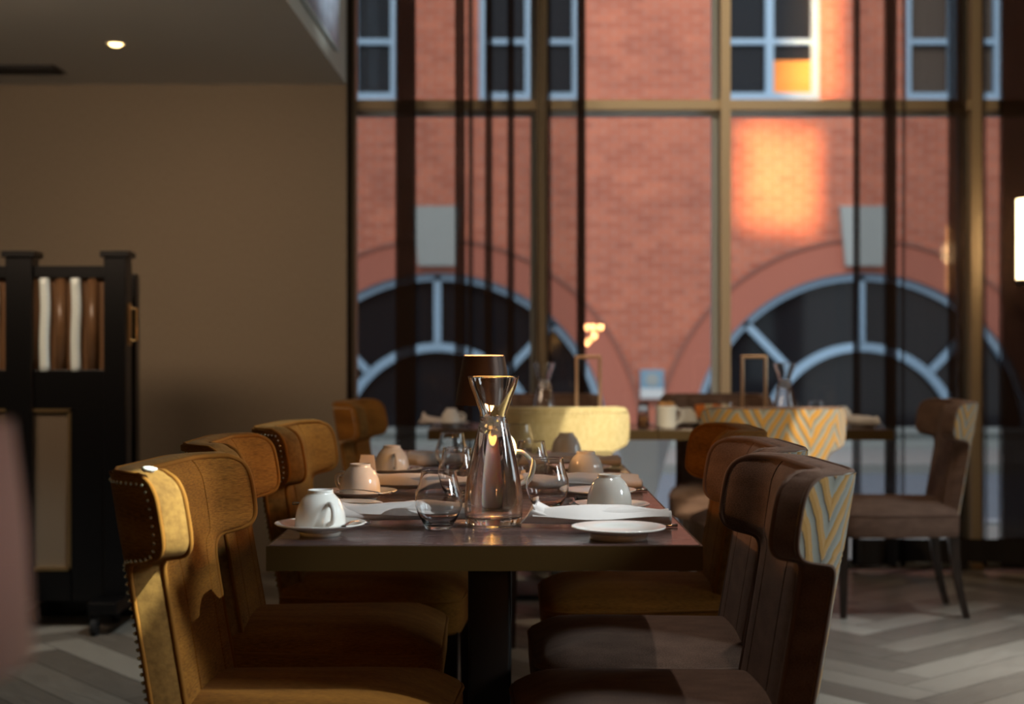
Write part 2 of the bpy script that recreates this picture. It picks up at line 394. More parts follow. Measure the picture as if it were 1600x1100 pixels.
def arc(bm, c, z0, r0, r1, y0, y1, a0=0, a1=PI, n=48, mi=0):
    R = []
    for k in range(n+1):
        t = a0+(a1-a0)*k/n
        R.append([bm.verts.new((c+r*math.cos(t), y, z0+r*math.sin(t))) for r, y in ((r0,y0),(r1,y0),(r1,y1),(r0,y1))])
    for a, b in zip(R, R[1:]):
        for k in range(4): bm.faces.new((a[k], a[(k+1)%4], b[(k+1)%4], b[k])).material_index = mi
    bm.faces.new(R[0]); bm.faces.new(R[-1])
aw0 = None
for i, a in enumerate(archs):
    c = fx(a)
    bm = B(); arc(bm, 0, 0, RO-.085, RO, .06, .16); arc(bm, 0, 0, RI-.085, RI+.01, .06, .14)
    for an in (PI/2, PI/4+.02, 3*PI/4-.02):
        d = Vector((math.cos(an), 0, math.sin(an))); s = Vector((-d.z, 0, d.x))*.04
        vs = []
        for y in (.06, .13):
            for p in (d*RI-s, d*RI+s, d*(RO-.03)+s, d*(RO-.03)-s): vs.append(bm.verts.new((p.x, y, p.z)))
        bm.faces.new(vs[:4]); bm.faces.new(vs[4:])
        for k in range(4): bm.faces.new((vs[k], vs[(k+1)%4], vs[4+(k+1)%4], vs[4+k]))
    fr_ = obj('arched_window', bm, M['blue_frame'], bd); fr_.location = (c, 0, ZA)
    bm = B(); vs = [bm.verts.new(((RO-.02)*math.cos(PI*k/40), .17, (RO-.02)*math.sin(PI*k/40))) for k in range(41)]; bm.faces.new(vs)
    obj('glass_pane', bm, M['pane_dark'], fr_)
    bm = B(); arc(bm, 0, 0, RO, 318/F*YF, -.02, .05, n=60); arc(bm, 0, 0, 318/F*YF, 323/F*YF, -.045, .05, n=60, mi=1)
    ba = obj('brick_arch', bm, [M['brick_arch'], M['mortar_dark']], bd); ba.location = (c, 0, ZA)
    bm = B(); zt, zb = fz(323)-ZA, fz(416)-ZA
    vs = [bm.verts.new((x, y, z)) for y in (-.10, .1) for x, z in ((-.21,zb),(.21,zb),(.27,zt),(-.27,zt))]
    bm.faces.new(vs[:4]); bm.faces.new(vs[4:])
    for k in range(4): bm.faces.new((vs[k], vs[(k+1)%4], vs[4+(k+1)%4], vs[4+k]))
    ks = obj('keystone', bm, M['stone'], bd); ks.location = (c, 0, ZA)
for i, (a, b) in enumerate(wins):
    x0, x1 = fx(a), fx(b); w_ = x1-x0; h_ = 2.1; bm = B(); t_ = .075
    box(bm, 0, t_, .04,.14, 0, h_); box(bm, w_-t_, w_, .04,.14, 0, h_); box(bm, 0, w_, .02,.14, 0, .085); box(bm, 0, w_, .04,.14, h_-t_, h_)
    box(bm, w_/2-.045, w_/2+.045, .05,.13, 0, h_); box(bm, 0, w_, .06,.12, .64, .70); box(bm, 0, w_, .06,.12, 1.3, 1.36)
    fr_ = obj('sash_window', bm, M['blue_frame'], bd); fr_.location = (x0, 0, fz(156))
    obj('glass_pane', box(B(), .02, w_-.02, .15,.16, .02, h_-.02), M['pane_blind'] if i == 3 else M['pane_dark'], fr_)
    if i == 2: obj('orange_reflection', box(B(), w_/2+.045, w_-t_, .13,.148, .085, .47), M['pane_reflection'], fr_)['label'] = 'orange reflection in the lower pane, made as a glowing panel'
bm = B(); box(bm, -12, 14, -.10, .02, .02, .20); box(bm, -12, 14, -.16, .0, .18, .24)
o = obj('stone_plinth', bm, M['stone'], bd)
o = thing('sign_reflection', 'reflection of a small pale blue and white sign, built as a board opposite', 'reflection', (fx(1018), YF-.05, fz(600)))
obj('board', box(B(), -.13,.13, -.02,.05, -.16,.16), M['reflection_blue'], o)  # solid board standing in for a reflection in the window glass
bm = B(); box(bm, -.13,.13,-.025,-.02,-.16,-.05); obj('lower_band', bm, M['reflection_white'], o)
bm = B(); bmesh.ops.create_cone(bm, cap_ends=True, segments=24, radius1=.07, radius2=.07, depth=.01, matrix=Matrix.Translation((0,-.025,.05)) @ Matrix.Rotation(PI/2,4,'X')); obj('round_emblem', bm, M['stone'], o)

t = thing('planter', 'pale blue grey tapered planter outside the window, seen under the far table', 'planter', (X(1002,8.9), 8.9, -.02))
bm = B(); lathe(bm, [(0,0),(.05,0),(.09,.14),(.235,.56),(.235,.60),(.215,.60),(.205,.54),(0,.54)], 4); bmesh.ops.rotate(bm, verts=bm.verts, cent=(0,0,0), matrix=Matrix.Rotation(PI/4,3,'Z'))
obj('pot', bm, mat('pale_zinc', (.72,.80,.86), .5), t); obj('foot', box(B(), -.12,.12,-.12,.12,0,.03,.005), M['stone'], t)
# ================================================================ curtains
YC = 7.05
def curtain(name, folds, x0, x1, label):
    """folds: list of (centre, width, layers) in metres; between them the cloth hangs almost flat"""
    path = []; x = x0; f_ = sorted(folds)
    ph = random.random()*6
    for c, w_, k in f_:
        a = c-w_/2
        while x < a:
            path.append((x, YC+.012*math.sin(x*23+ph))); x += .02
        # overlapping pleats: the cloth runs forward and back k times across the fold
        ystart = YC-.05; n_ = 7
        for q in range(k):
            xa, xb = (a, a+w_) if q % 2 == 0 else (a+w_, a)
            for j in range(n_+1):
                t_ = j/n_; path.append((xa+(xb-xa)*t_, ystart + .10*(q+t_*.8)/k + .006*math.sin(t_*9+q)))
        x = a+w_+.004
    while x < x1: path.append((x, YC+.012*math.sin(x*23+ph))); x += .02
    bm = B(); zs = [.02+.15*0, .16, .5, 1.0, 1.5, 2.0, 2.6, 3.3, 3.9]; rows = []
    def pos(i, z):
        px, py = path[i]; s = .007*math.sin(z*1.7+i*.11)*(1-z/5); return (px+s, py+s, z)
    hem = B()
    for zi, z in enumerate(zs[1:]): rows.append([bm.verts.new(pos(i, z)) for i in range(len(path))])
    for a, b in zip(rows, rows[1:]):
        for i in range(len(path)-1): bm.faces.new((a[i], a[i+1], b[i+1], b[i]))
    h = [[hem.verts.new((pos(i, z)[0], pos(i, z)[1], z + (.012*math.sin(i*.2) if z < .1 else 0))) for i in range(len(path))] for z in (.035, .16)]
    for i in range(len(path)-1): hem.faces.new((h[0][i], h[0][i+1], h[1][i+1], h[1][i]))
    o = thing(name, label, 'curtain', (0,0,0))
    obj('sheer_panel', bm, M['sheer'], o, 'all'); obj('hem', hem, M['hem'], o, 'all')
    bm = B(); tube(bm, [(x0-.03,YC,3.92),(x1+.03,YC,3.92)], .014, 10); obj('curtain_rail', bm, M['black_matt'], o)
    return o
def fl(a, b, k): return (X((a+b)/2,YC), (b-a)*YC/F, k)
curtain('sheer_curtain', [fl(541,551,5), fl(619,649,9), fl(711,726,7), fl(731,739,5), fl(758,769,7), fl(793,803,7), fl(838,846,3), fl(855,861,5), fl(902,914,9)],
        X(545,YC), X(914.5,YC), 'dark brown sheer curtain on the left half of the window, behind the carafe')
curtain('sheer_curtain', [fl(1334,1342,7), fl(1384,1399,9), fl(1410,1413,3), fl(1483,1508,7), fl(1536,1540,3), fl(1565,1612,9), fl(1640,1670,7)],
        X(1334,YC), 2.64, 'dark brown sheer curtain on the right, behind the chair at the table end')

# ================================================================ chairs
A0, RR, PHI = .13, .09, math.radians(55)
def plan(s, off):
    """point on the back's plan curve; off>0 towards the sitter"""
    sg = 1 if s >= 0 else -1; a = abs(s)
    if a <= A0: x, y, ph = 0, a, 0
    elif a <= A0+RR*PHI:
        ph = (a-A0)/RR; x = RR*(1-math.cos(ph)); y = A0+RR*math.sin(ph)
    else:
        ph = PHI; q = a-A0-RR*PHI; x = RR*(1-math.cos(ph))+q*math.sin(ph); y = A0+RR*math.sin(ph)+q*math.cos(ph)
    return x+off*math.cos(ph), sg*(y-off*math.sin(ph))
TOP = .878
OUT = [(v.x, v.y) for v in spline([(.180,.335),(.176,.42),(.172,.52),(.170,.62),(.171,.68),(.178,.708),(.196,.724),(.225,.731),(.252,.736),(.272,.744),(.284,.760),(.288,.785),(.288,.825),(.285,.848),(.274,.866),(.255,.876),(.235,TOP)], 3)]
zs_ = []
for i, (s, z) in enumerate(OUT):
    if i and z <= OUT[i-1][1]: OUT[i] = (s, OUT[i-1][1]+.0004)
def P3(s, z, off):
    x, y = plan(s, off); return (x-(z-.45)*.165, y, z)
FR = [-1, -.985, -.95, -.88, -.78, -.66, -.55, -.49, -.47, -.45, -.36, -.22, -.08, .08, .22, .36, .45, .47, .49, .55, .66, .78, .88, .95, .985, 1]
TI, TO = .034, -.034
def back_front():
    bm = B(); uvl = bm.loops.layers.uv.new('UVMap'); rows = []
    zz = OUT
    for s_, z in zz:
        row = []
        for f in FR:
            s = s_*f; d = min(s_-abs(s), TOP-z, (z-.30)*.5)
            puff = .014*(1-(1-min(1, max(0, d)/.05))**2)
            if abs(abs(f)-.47) < .001: puff -= .006
            row.append((s, z, TI-.006+puff))
        rows.append(row)
    V = [[bm.verts.new(P3(*p)) for p in r] for r in rows]
    for i in range(len(V)-1):
        for j in range(len(FR)-1):
            f = bm.faces.new((V[i][j], V[i][j+1], V[i+1][j+1], V[i+1][j]))
            for lp, (a, b) in zip(f.loops, ((i,j),(i,j+1),(i+1,j+1),(i+1,j))): lp[uvl].uv = (rows[a][b][0], rows[a][b][1])
    # boxing strip round the edge (own vertices keep the seam crisp)
    per = [(-s, z) for s, z in OUT] + [(f*OUT[-1][0], TOP) for f in FR[1:-1]] + [(s, z) for s, z in reversed(OUT)]
    offs = [TI-.006, TI-.010, .012, -.012, TO+.004]; prev = None; L = 0
    for k, (s, z) in enumerate(per):
        e = [.0, .003, .008, .008, .002]
        ring = []
        for o_, q in zip(offs, e):
            zq = z + (q if z > TOP-.002 else 0); sq = s*(1+(q*.5/abs(s) if abs(s) > .1 and z < TOP-.002 else 0))
            ring.append(bm.verts.new(P3(sq, zq, o_)))
        if prev:
            L2 = L + math.dist(per[k-1], per[k])
            for j in range(len(offs)-1):
                f = bm.faces.new((prev[j], prev[j+1], ring[j+1], ring[j])); f.material_index = 1
                for lp, (a, b) in zip(f.loops, ((L,offs[j]),(L,offs[j+1]),(L2,offs[j+1]),(L2,offs[j]))): lp[uvl].uv = (b, a)
            L = L2
        prev = ring
    return bm
def back_outer():
    bm = B(); uvl = bm.loops.layers.uv.new('UVMap'); rows = []
    for s_, z in OUT:
        rows.append([(s_*f, z, TO-.004*(1-abs(f)**4)) for f in FR])
    V = [[bm.verts.new(P3(*p)) for p in r] for r in rows]
    for i in range(len(V)-1):
        for j in range(len(FR)-1):
            f = bm.faces.new((V[i][j], V[i][j+1], V[i+1][j+1], V[i+1][j]))
            for lp, (a, b) in zip(f.loops, ((i,j),(i,j+1),(i+1,j+1),(i+1,j))): lp[uvl].uv = (rows[a][b][0]+.036, rows[a][b][1])
    # the cloth turns over the edge
    per = [(-s, z) for s, z in OUT] + [(f*OUT[-1][0], TOP) for f in FR[1:-1]] + [(s, z) for s, z in reversed(OUT)]
    prev = None
    for k, (s, z) in enumerate(per):
        r = [bm.verts.new(P3(s*1.0, z, TO)), bm.verts.new(P3(s*(1.012), z+(.004 if z > TOP-.002 else 0), TO+.008))]
        if prev:
            f = bm.faces.new((prev[0], prev[1], r[1], r[0]))
            for lp in f.loops: lp[uvl].uv = (s+.036, z)
        prev = r
    return bm
def back_piping(off, r=.0052):
    per = [(-s, z) for s, z in OUT] + [(f*OUT[-1][0], TOP) for f in FR[2:-2:2]] + [(s, z) for s, z in reversed(OUT)]
    bm = B(); pts = [P3(s, z+(.002 if z > TOP-.002 else 0), off) for s, z in per]
    q = [pts[0]]
    for p in pts[1:]:
        if math.dist(p, q[-1]) > .004: q.append(p)
    tube(bm, q, r, 8); return bm
def nails():
    bm = B(); per = [(-s+.012, z) for s, z in OUT if z > .45] + [(f*OUT[-1][0], TOP-.014) for f in FR[2:-2]] + [(s-.012, z) for s, z in reversed(OUT) if z > .45]
    per = [(s, min(z, TOP-.014)) for s, z in per]
    out = [per[0]]; acc = 0; last = Vector(P3(*per[0], TO))
    pts = [Vector(P3(s, z, TO-.003)) for s, z in per]; res = []; step = .0145; need = 0
    for a, b in zip(pts, pts[1:]):
        l = (b-a).length; t = need
        while t < l: res.append(a+(b-a)*(t/l)); t += step
        need = t-l
    for p in res: bmesh.ops.create_icosphere(bm, subdivisions=1, radius=.0042, matrix=Matrix.Translation(p))
    return bm
def seat_bm():
    """crowned seat cushion; front at x=.475"""
    bm = B(); uvl = bm.loops.layers.uv.new('UVMap')
    x0, x1, hw0, hw1, zb = -.01, .478, .205, .255, .335
    nx, ny = 22, 22
    def top(u, v):
        x = x0+(x1-x0)*u; hw = hw0+(hw1-hw0)*min(1, u*1.6)
        # rounded front corners
        r = .07; y = hw*v; dx = x-(x1-r); dy = abs(y)-(hw-r)
        if dx > 0 and dy > 0:
            l = math.hypot(dx, dy); m_ = max(dx, dy)
            if l > 0: dx, dy = dx*m_/l, dy*m_/l
            x = x1-r+dx; y = math.copysign(hw-r+dy, y)
        e = max(abs(v), (u-.5)*2 if u > .5 else 0); z = .435+.045*(1-e**3.2)
        return (x, y, z)
    V = [[bm.verts.new(top(i/nx, -1+2*j/ny)) for j in range(ny+1)] for i in range(nx+1)]
    for i in range(nx):
        for j in range(ny): 
            f = bm.faces.new((V[i][j], V[i+1][j], V[i+1][j+1], V[i][j+1]))
            for lp in f.loops: lp[uvl].uv = (lp.vert.co.x, lp.vert.co.y)
    ring = [V[i][0] for i in range(nx+1)] + [V[nx][j] for j in range(1, ny+1)] + [V[i][ny] for i in range(nx-1, -1, -1)] + [V[0][j] for j in range(ny-1, 0, -1)]
    c = Vector((.23, 0, 0)); prev = ring
    for dz, k in ((-.012, 1.018), (-.03, 1.022), (-.06, 1.02), (-.09, 1.012), (-.10, .99)):
        nr = [bm.verts.new(((v.co.x-c.x)*k+c.x, v.co.y*k, .435+dz)) for v in ring]
        for a in range(len(ring)):
            b = (a+1) % len(ring); f = bm.faces.new((prev[a], prev[b], nr[b], nr[a]))
            for lp in f.loops: lp[uvl].uv = (lp.vert.co.x+lp.vert.co.y, lp.vert.co.z)
        prev = nr
    bm.faces.new(prev)
    edge = [tuple(v.co) for v in ring[:2*nx+ny+1]]
    return bm, edge
def leg(x, y, back):
    bm = B()
    if back: pts = [(x, y, .36), (x-.006, y, .25), (x-.025, y, .12), (x-.055, y, .0)]
    else: pts = [(x, y, .36), (x, y, .2), (x, y, 0)]
    pts = [tuple(p) for p in spline(pts, 4)]
    prev = None
    for p in pts:
        h = .021-.009*(1-p[2]/.36)
        ring = [bm.verts.new((p[0]+a*h, p[1]+b*h, p[2])) for a, b in ((-1,-1),(1,-1),(1,1),(-1,1))]
        if prev:
            for k in range(4): bm.faces.new((prev[k], prev[(k+1)%4], ring[(k+1)%4], ring[k]))
        else: bm.faces.new(ring)
        prev = ring
    bm.faces.new(prev)
    bmesh.ops.bevel(bm, geom=[e for e in bm.edges if abs((e.verts[0].co-e.verts[1].co).normalized().z) > .7], offset=.003, segments=2, affect='EDGES')
    return bm
def make_chair(label, kind, group):
    inner, outer = {'brown': ('linen_brown','zigzag'), 'gold': ('velvet_gold','velvet_gold'), 'cream': ('velvet_cream','velvet_cream'), 'ochre': ('linen_gold','zigzag')}[kind]
    t = thing('dining_chair', label, 'chair', (0,0,0), 0, group)
    obj('backrest', back_front(), [M[inner], M['velvet_boxing_sunlit'] if inner == 'velvet_gold' else M[inner]], t, 40)
    ob = obj('outer_back', back_outer(), M[outer], t, 60)
    if outer == 'zigzag': ob['label'] = 'yellow and grey zigzag velvet'
    bm = back_piping(TI-.006); obj('front_piping', bm, M[inner], t, 'all')
    obj('rear_piping', back_piping(TO+.004, .0045), M[inner] if kind != 'brown' else M['linen_brown'], t, 'all')
    if kind in ('gold', 'cream'): obj('nailhead_trim', nails(), M['nail'], t, 'all')
    sb, edge = seat_bm(); seat = obj('seat', sb, M[inner], t, 60)
    bm = B(); tube(bm, [(.23+(p[0]-.23)*1.018, p[1]*1.018, p[2]-.01) for p in edge], .004, 6); obj('seat_piping', bm, M[inner], seat, 'all')
    for x, y, b in ((.45,.20,0), (.45,-.20,0), (.0,.165,1), (.0,-.165,1)): obj('leg', leg(x, y, b), M['dark_wood'], t)
    return t
g_ch = 'upholstered dining chairs with winged backs'
gold = make_chair('gold velvet winged chair nearest the camera on the left of the long table', 'gold', g_ch)
gold.location = (-.592, 2.65, 0); gold.rotation_euler = (0,0,math.radians(-4))
dup(gold, (-.640, 3.34, 0), math.radians(1), 'gold velvet winged chair, middle one of three on the left of the long table')
dup(gold, (-.598, 4.04, 0), math.radians(-4), 'gold velvet winged chair, farthest of three on the left of the long table')
dup(gold, (-.615, 5.92, 0), math.radians(-4), 'gold winged chair against the papered wall corner at the left end of the far table')
dup(gold, (.56, 3.86, 0), PI, 'gold winged chair, farthest of three on the right of the long table')
brown = make_chair('brown linen winged chair with zigzag outer fabric nearest the camera on the right', 'brown', g_ch)
brown.location = (.488, 2.63, 0); brown.rotation_euler = (0,0,PI+math.radians(2.5))
dup(brown, (.525, 3.19, 0), PI+math.radians(1), 'brown linen winged chair, middle one of three on the right of the long table')
dup(brown, (.972, 5.28, 0), PI/2, 'zigzag velvet chair with its back to the camera at the far table')
dup(brown, (1.812, 5.98, 0), PI-math.radians(3), 'brown chair with zigzag edge and dark legs at the right end of the far table')
dup(brown, (.16, 6.84, 0), -PI/2, 'dark chair by the window, facing the camera behind the left far carafe')
dup(brown, (.98, 6.84, 0), -PI/2, 'dark chair by the window, behind the white pitcher and the zigzag chair')
cream = make_chair('pale gold chair with nailhead trim and its back to the camera at the far table', 'cream', g_ch)
cream.location = (.165, 5.28, 0); cream.rotation_euler = (0,0,PI/2)

# ================================================================ tables
TX = -.048
def make_table(x0, x1, y0, y1, label, cx, cy, style):
    t = thing('dining_table', label, 'table', ((x0+x1)/2, (y0+y1)/2, 0)); hx, hy = (x1-x0)/2, (y1-y0)/2
    bm = B(); box(bm, -hx+.004, hx-.004, -hy+.004, hy-.004, .710, .750, .0015); obj('tabletop', bm, M['table_top'], t)
    bm = B()
    for a in ((-hx,hx,-hy,-hy+.012), (-hx,hx,hy-.012,hy), (-hx,-hx+.012,-hy+.012,hy-.012), (hx-.012,hx,-hy+.012,hy-.012)): box(bm, *a, .705, .7485)
    obj('edge_band', bm, M['bronze'], t); px, py = cx-(x0+x1)/2, cy-(y0+y1)/2
    if style == 'column':
        bm = B(); box(bm, px-.046, px+.046, py-.046, py+.046, .02, .705, .008, 3); obj('column', bm, M['black_matt'], t, True)
        bm = B(); box(bm, px-.22, px+.22, py-.22, py+.22, 0, .022, .006); obj('base_plate', bm, M['black_matt'], t, True)
        bm = B(); box(bm, px-.2, px+.2, py-.03, py+.03, .690, .706); obj('support_bracket', bm, M['black_matt'], t)
    return t
make_table(TX-.381, TX+.381, 2.48, 3.66, 'dark laminate table with bronze edge nearest the camera, laid with glassware', TX, 3.08, 'column')
make_table(TX-.381, TX+.381, 3.662, 4.86, 'dark laminate table with bronze edge pushed up behind the nearest table', TX, 4.26, 'column')
YT = 6.16
make_table(-.365, .634, YT, YT+.58, 'bronze edged table by the window, left half of the far table', .22, YT+.29, 'column')
make_table(.636, 1.655, YT, YT+.58, 'bronze edged table by the window, right half of the far table', 1.145, YT+.29, 'column')

# ================================================================ tableware
TZ = .75
def saucer_bm(r):
    return lathe(B(), [(0,.006),(r*.42,.006),(r*.52,.008),(r*.8,.016),(r*.97,.0205),(r,.0225),(r*.995,.0240),(r*.97,.0238),(r*.8,.0195),(r*.5,.0115),(r*.40,.0095),(0,.0095)], 56)
def foot_bm(r): return lathe(B(), [(r*.34,0),(r*.44,0),(r*.47,.0075),(r*.36,.0075)], 40, close=True)
def make_cup():
    t = thing('teacup', '', 'cup', (0,0,0), 0, 'upturned white cups on saucers')
    # upside down: rim at z=0, foot ring on top
    outer = spline([(.0465,0),(.0468,.004),(.0462,.016),(.0430,.034),(.0360,.050),(.0275,.060),(.0240,.064),(.0238,.070)], 4)
    prof = [(p.x, p.y) for p in outer] + [(.0215,.070),(.0208,.066),(.0,.066)]
    inner = [(0,.062),(.020,.061),(.031,.054),(.040,.036),(.0436,.016),(.0442,.001)]
    bm = lathe(B(), prof+inner, 56, close=False); bmesh.ops.remove_doubles(bm, verts=bm.verts, dist=1e-6)
    obj('cup_body', bm, M['ceramic'], t, 'all')
    h = [tuple(p) for p in spline([(.0395,0,.046),(.052,0,.0475),(.0640,0,.040),(.0665,0,.028),(.0600,0,.016),(.0450,0,.011)], 6)]
    bm = B(); tube(bm, h, .0046, 12, flat=1); obj('handle', bm, M['ceramic'], t, 'all')
    return t
def make_saucer():
    t = thing('saucer', '', 'saucer', (0,0,0), 0, 'white saucers')
    obj('dish', saucer_bm(.084), M['ceramic'], t, 'all'); obj('foot_ring', foot_bm(.084), M['ceramic'], t, 'all'); return t
def make_plate():
    t = thing('side_plate', '', 'plate', (0,0,0), 0, 'white side plates')
    r = .086
    obj('dish', lathe(B(), [(0,.009),(r*.55,.009),(r*.68,.0115),(r*.97,.0185),(r,.0205),(r*.99,.0222),(r*.96,.0220),(r*.70,.0165),(r*.6,.0125),(0,.0120)], 56), M['ceramic'], t, 'all')
    obj('foot_ring', lathe(B(), [(r*.48,0),(r*.60,0),(r*.62,.0105),(r*.50,.0105)], 40, close=True), M['ceramic'], t, 'all'); return t
def make_spoon():
    bm = B(); prev = None; L = .125
    for i in range(25):
        u = i/24; x = u*L
        if u < .30:
            q = u/.30; w_ = .0125*math.sin(PI*min(1, .03+q*.97))**.6+.001; dz = -.004*math.sin(PI*q)
        else: q = (u-.30)/.7; w_ = .0024+.0022*q*q; dz = .005*math.sin(q*PI*.9)
        ring = []
        for v in (-1,-.6,0,.6,1): ring.append((x, w_*v, .006+dz-(.0035*(1-v*v) if u < .30 else -.0006*(1-v*v))))
        for v in (1,.6,0,-.6,-1): ring.append((x, w_*v, .006+dz-.0012-(.0035*(1-v*v) if u < .30 else .0006)))
        ring = [bm.verts.new(p) for p in ring]
        if prev:
            for k in range(10): bm.faces.new((prev[k], prev[(k+1)%10], ring[(k+1)%10], ring[k]))
        else: bm.faces.new(ring)
        prev = ring
    bm.faces.new(prev); return bm
def knife_bm():
    bm = B(); prev = None
    for i in range(21):
        u = i/20; x = u*.20
        w_ = .0055+.0015*u if u < .45 else .0075*(1-((u-.45)/.56)**4)+.0006; h_ = .0028 if u < .45 else .0009
        ring = [bm.verts.new((x, w_*a, .003+h_*b)) for a, b in ((-1,-.6),(-.6,-1),(.6,-1),(1,-.6),(1,.6),(.6,1),(-.6,1),(-1,.6))]
        if prev:
            for k in range(8): bm.faces.new((prev[k], prev[(k+1)%8], ring[(k+1)%8], ring[k]))
        else: bm.faces.new(ring)
        prev = ring
    bm.faces.new(prev); return bm
def napkin_bm(L, seed, tip=True):
    """folded cloth, rolled flat: lies along x with a loose open end"""
    rnd = random.Random(seed); bm = B(); rows = []; nu, nv = 46, 36; a_, b_ = rnd.random()*6, rnd.random()*6
    for i in range(nu+1):
        u = i/nu; x = -L/2+L*u; env = min(1, .55+3.2*u) * (1-.10*u)
        w_ = .040*(.75+.25*math.sin(u*3+a_))*env; h_ = .0145*(1+.22*math.sin(u*7+b_))
        if tip and u < .22: h_ += .010*(1-u/.22)**1.3
        ring = []
        for j in range(nv):
            t_ = 2*PI*j/nv; cx, cz = math.cos(t_), math.sin(t_)
            k = 1+.17*math.sin(3*t_+u*5+a_)*max(0, cz)+.08*math.sin(7*t_-u*9)*max(0, cz)
            xx = x + (.018*cz if i == 0 else 0)
            y = w_*(1+.12*math.sin(u*9+a_))*math.copysign(abs(cx)**.75, cx)+.007*math.sin(u*5+b_)
            z = h_ + h_*math.copysign(abs(cz)**.8, cz)*(k if cz > 0 else 1)
            if tip and u < .22 and cz > 0: z += .006*(1-u/.22)*math.sin(t_*2)
            ring.append((xx, y, max(.0006, z)))
        rows.append(ring)
    V = [[bm.verts.new(p) for p in r] for r in rows]
    for a, b in zip(V, V[1:]):
        for k in range(nv): bm.faces.new((a[k], a[(k+1)%nv], b[(k+1)%nv], b[k]))
    bm.faces.new([bm.verts.new(p) for p in [(v.co.x+.004 if False else v.co.x, v.co.y, v.co.z) for v in V[0]]]); bm.faces.new(V[-1])
    # upper layer of the fold, spiralling over
    prev = None
    for i in range(nu+1):
        u = i/nu; x = -L/2+L*(.02+.96*u); ring = []
        for j in range(9):
            v = j/8; y = .030-.062*v+.012*math.sin(u*4+b_); zz = .030+.0050*math.sin(v*5+u*7+a_)+.008*(1-u)*(1-v)
            zz = zz*(1-.75*abs(v-.42)**2.1*2.2)
            ring.append(bm.verts.new((x, y*(.75+.25*min(1,3*u)), max(.002, zz))))
        if prev:
            for k in range(8): bm.faces.new((prev[k], prev[k+1], ring[k+1], ring[k]))
        prev = ring
    return bm
cup0 = make_cup(); sau0 = make_saucer(); pl0 = make_plate()
spn0 = tag(obj('teaspoon', make_spoon(), M['steel'], None, 'all'), '', 'spoon', 'teaspoons on the saucers')
knf0 = tag(obj('table_knife', knife_bm(), M['steel'], None, 'all'), '', 'knife', 'table knives beside the napkins')
used = set()
def put(proto, loc, rz, label, rot=None):
    if proto.name not in used: used.add(proto.name); o = proto; o['label'] = label
    else: o = copy_tree(proto); o['label'] = label
    o.location = loc; o.rotation_euler = rot if rot else (0,0,rz); return o
def rowpt(px, Y): return X(px, Y)
where = ['nearest the camera', 'second from the camera', 'third from the camera']
# left side: cup, saucer, spoon, napkin, plate, knife
L = [(-.353,2.62,-62,(.045,.030),-125), (-.345,3.23,150,(.045,-.052),0), (-.326,3.86,-75,(.05,-.035),-150)]
for i, (x, y, hr, so, sr) in enumerate(L):
    put(sau0, (x,y,TZ), 0, f'white saucer under the upturned cup {where[i]} on the left')
    put(cup0, (x,y,TZ+.0135), math.radians(hr), f'upturned white cup {where[i]} on the left of the long table')
    put(spn0, (x+(.078 if i == 1 else .083), y+(-.060 if i == 1 else .035), TZ+.0195), 0, f'steel teaspoon on the saucer {where[i]} on the left', (0,0,math.radians(178 if i == 1 else -104)))
R_ = [(.202,2.95,100,(-.05,-.01)), (.188,3.63,80,(-.05,0)), (.17,4.46,70,(-.05,0))]
for i, (x, y, hr, so) in enumerate(R_):
    put(sau0, (x,y,TZ), 0, f'white saucer under the upturned cup {where[i]} on the right')
    put(cup0, (x,y,TZ+.0135), math.radians(hr), f'upturned white cup {where[i]} on the right of the long table')
    put(spn0, (x-.072,y-.055,TZ+.0195), 0, f'steel teaspoon on the saucer {where[i]} on the right', (0,0,math.radians(92)))
P_ = [(-.355,2.97,'left',0), (-.325,3.60,'left',1), (-.30,4.46,'left',2), (.193,2.575,'right',0), (.20,3.27,'right',1), (.19,3.93,'right',2)]
for x, y, sd, i in P_:
    put(pl0, (x,y,TZ), 0, f'white side plate {where[i]} on the {sd} of the long table')
NK = [(-.225,2.80,.30,'left',0,0,3), (-.20,3.43,.30,'left',1,4,5), (-.16,4.08,.30,'left',2,-5,8), (.170,2.735,.272,'right',0,-1,11), (.165,3.44,.30,'right',1,2,14), (.165,4.13,.30,'right',2,2,17)]
for x, y, l, sd, i, rz, sd_ in NK:
    o = obj('napkin', napkin_bm(l, sd_), M['napkin'], None, 'all'); o.location = (x,y,TZ+.007); o.rotation_euler = (0,0,math.radians(rz))
    tag(o, f'folded pale cloth napkin {where[i]} on the {sd} of the long table', 'napkin', 'folded napkins')
    if sd == 'left': put(knf0, (-.455+.02*i, y+.15, TZ+.020), 0, f'table knife on the side plate {where[i]} on the left', (0,0,math.radians(2)))
    else: put(knf0, (x+l/2+.012, y, TZ+.001), 0, f'table knife under the napkin {where[i]} on the right', (0,0,PI))
o = obj('folded_card', (lambda b: (lambda: ([b.faces.new([b.verts.new(p) for p in q]) for q in (((-.02,-.02,0),(.025,-.02,0),(.02,0,.05),(-.015,0,.05)), ((-.02,.02,0),(.025,.02,0),(.02,0,.05),(-.015,0,.05)))], b)[1])())(B()), M['napkin'])
o.location = (-.375, 3.66, TZ+.022); bmesh_dummy = None
so_ = o.modifiers.new('thickness', 'SOLIDIFY'); so_.thickness = .001
tag(o, 'small folded pink-white card standing behind the second left cup', 'card')

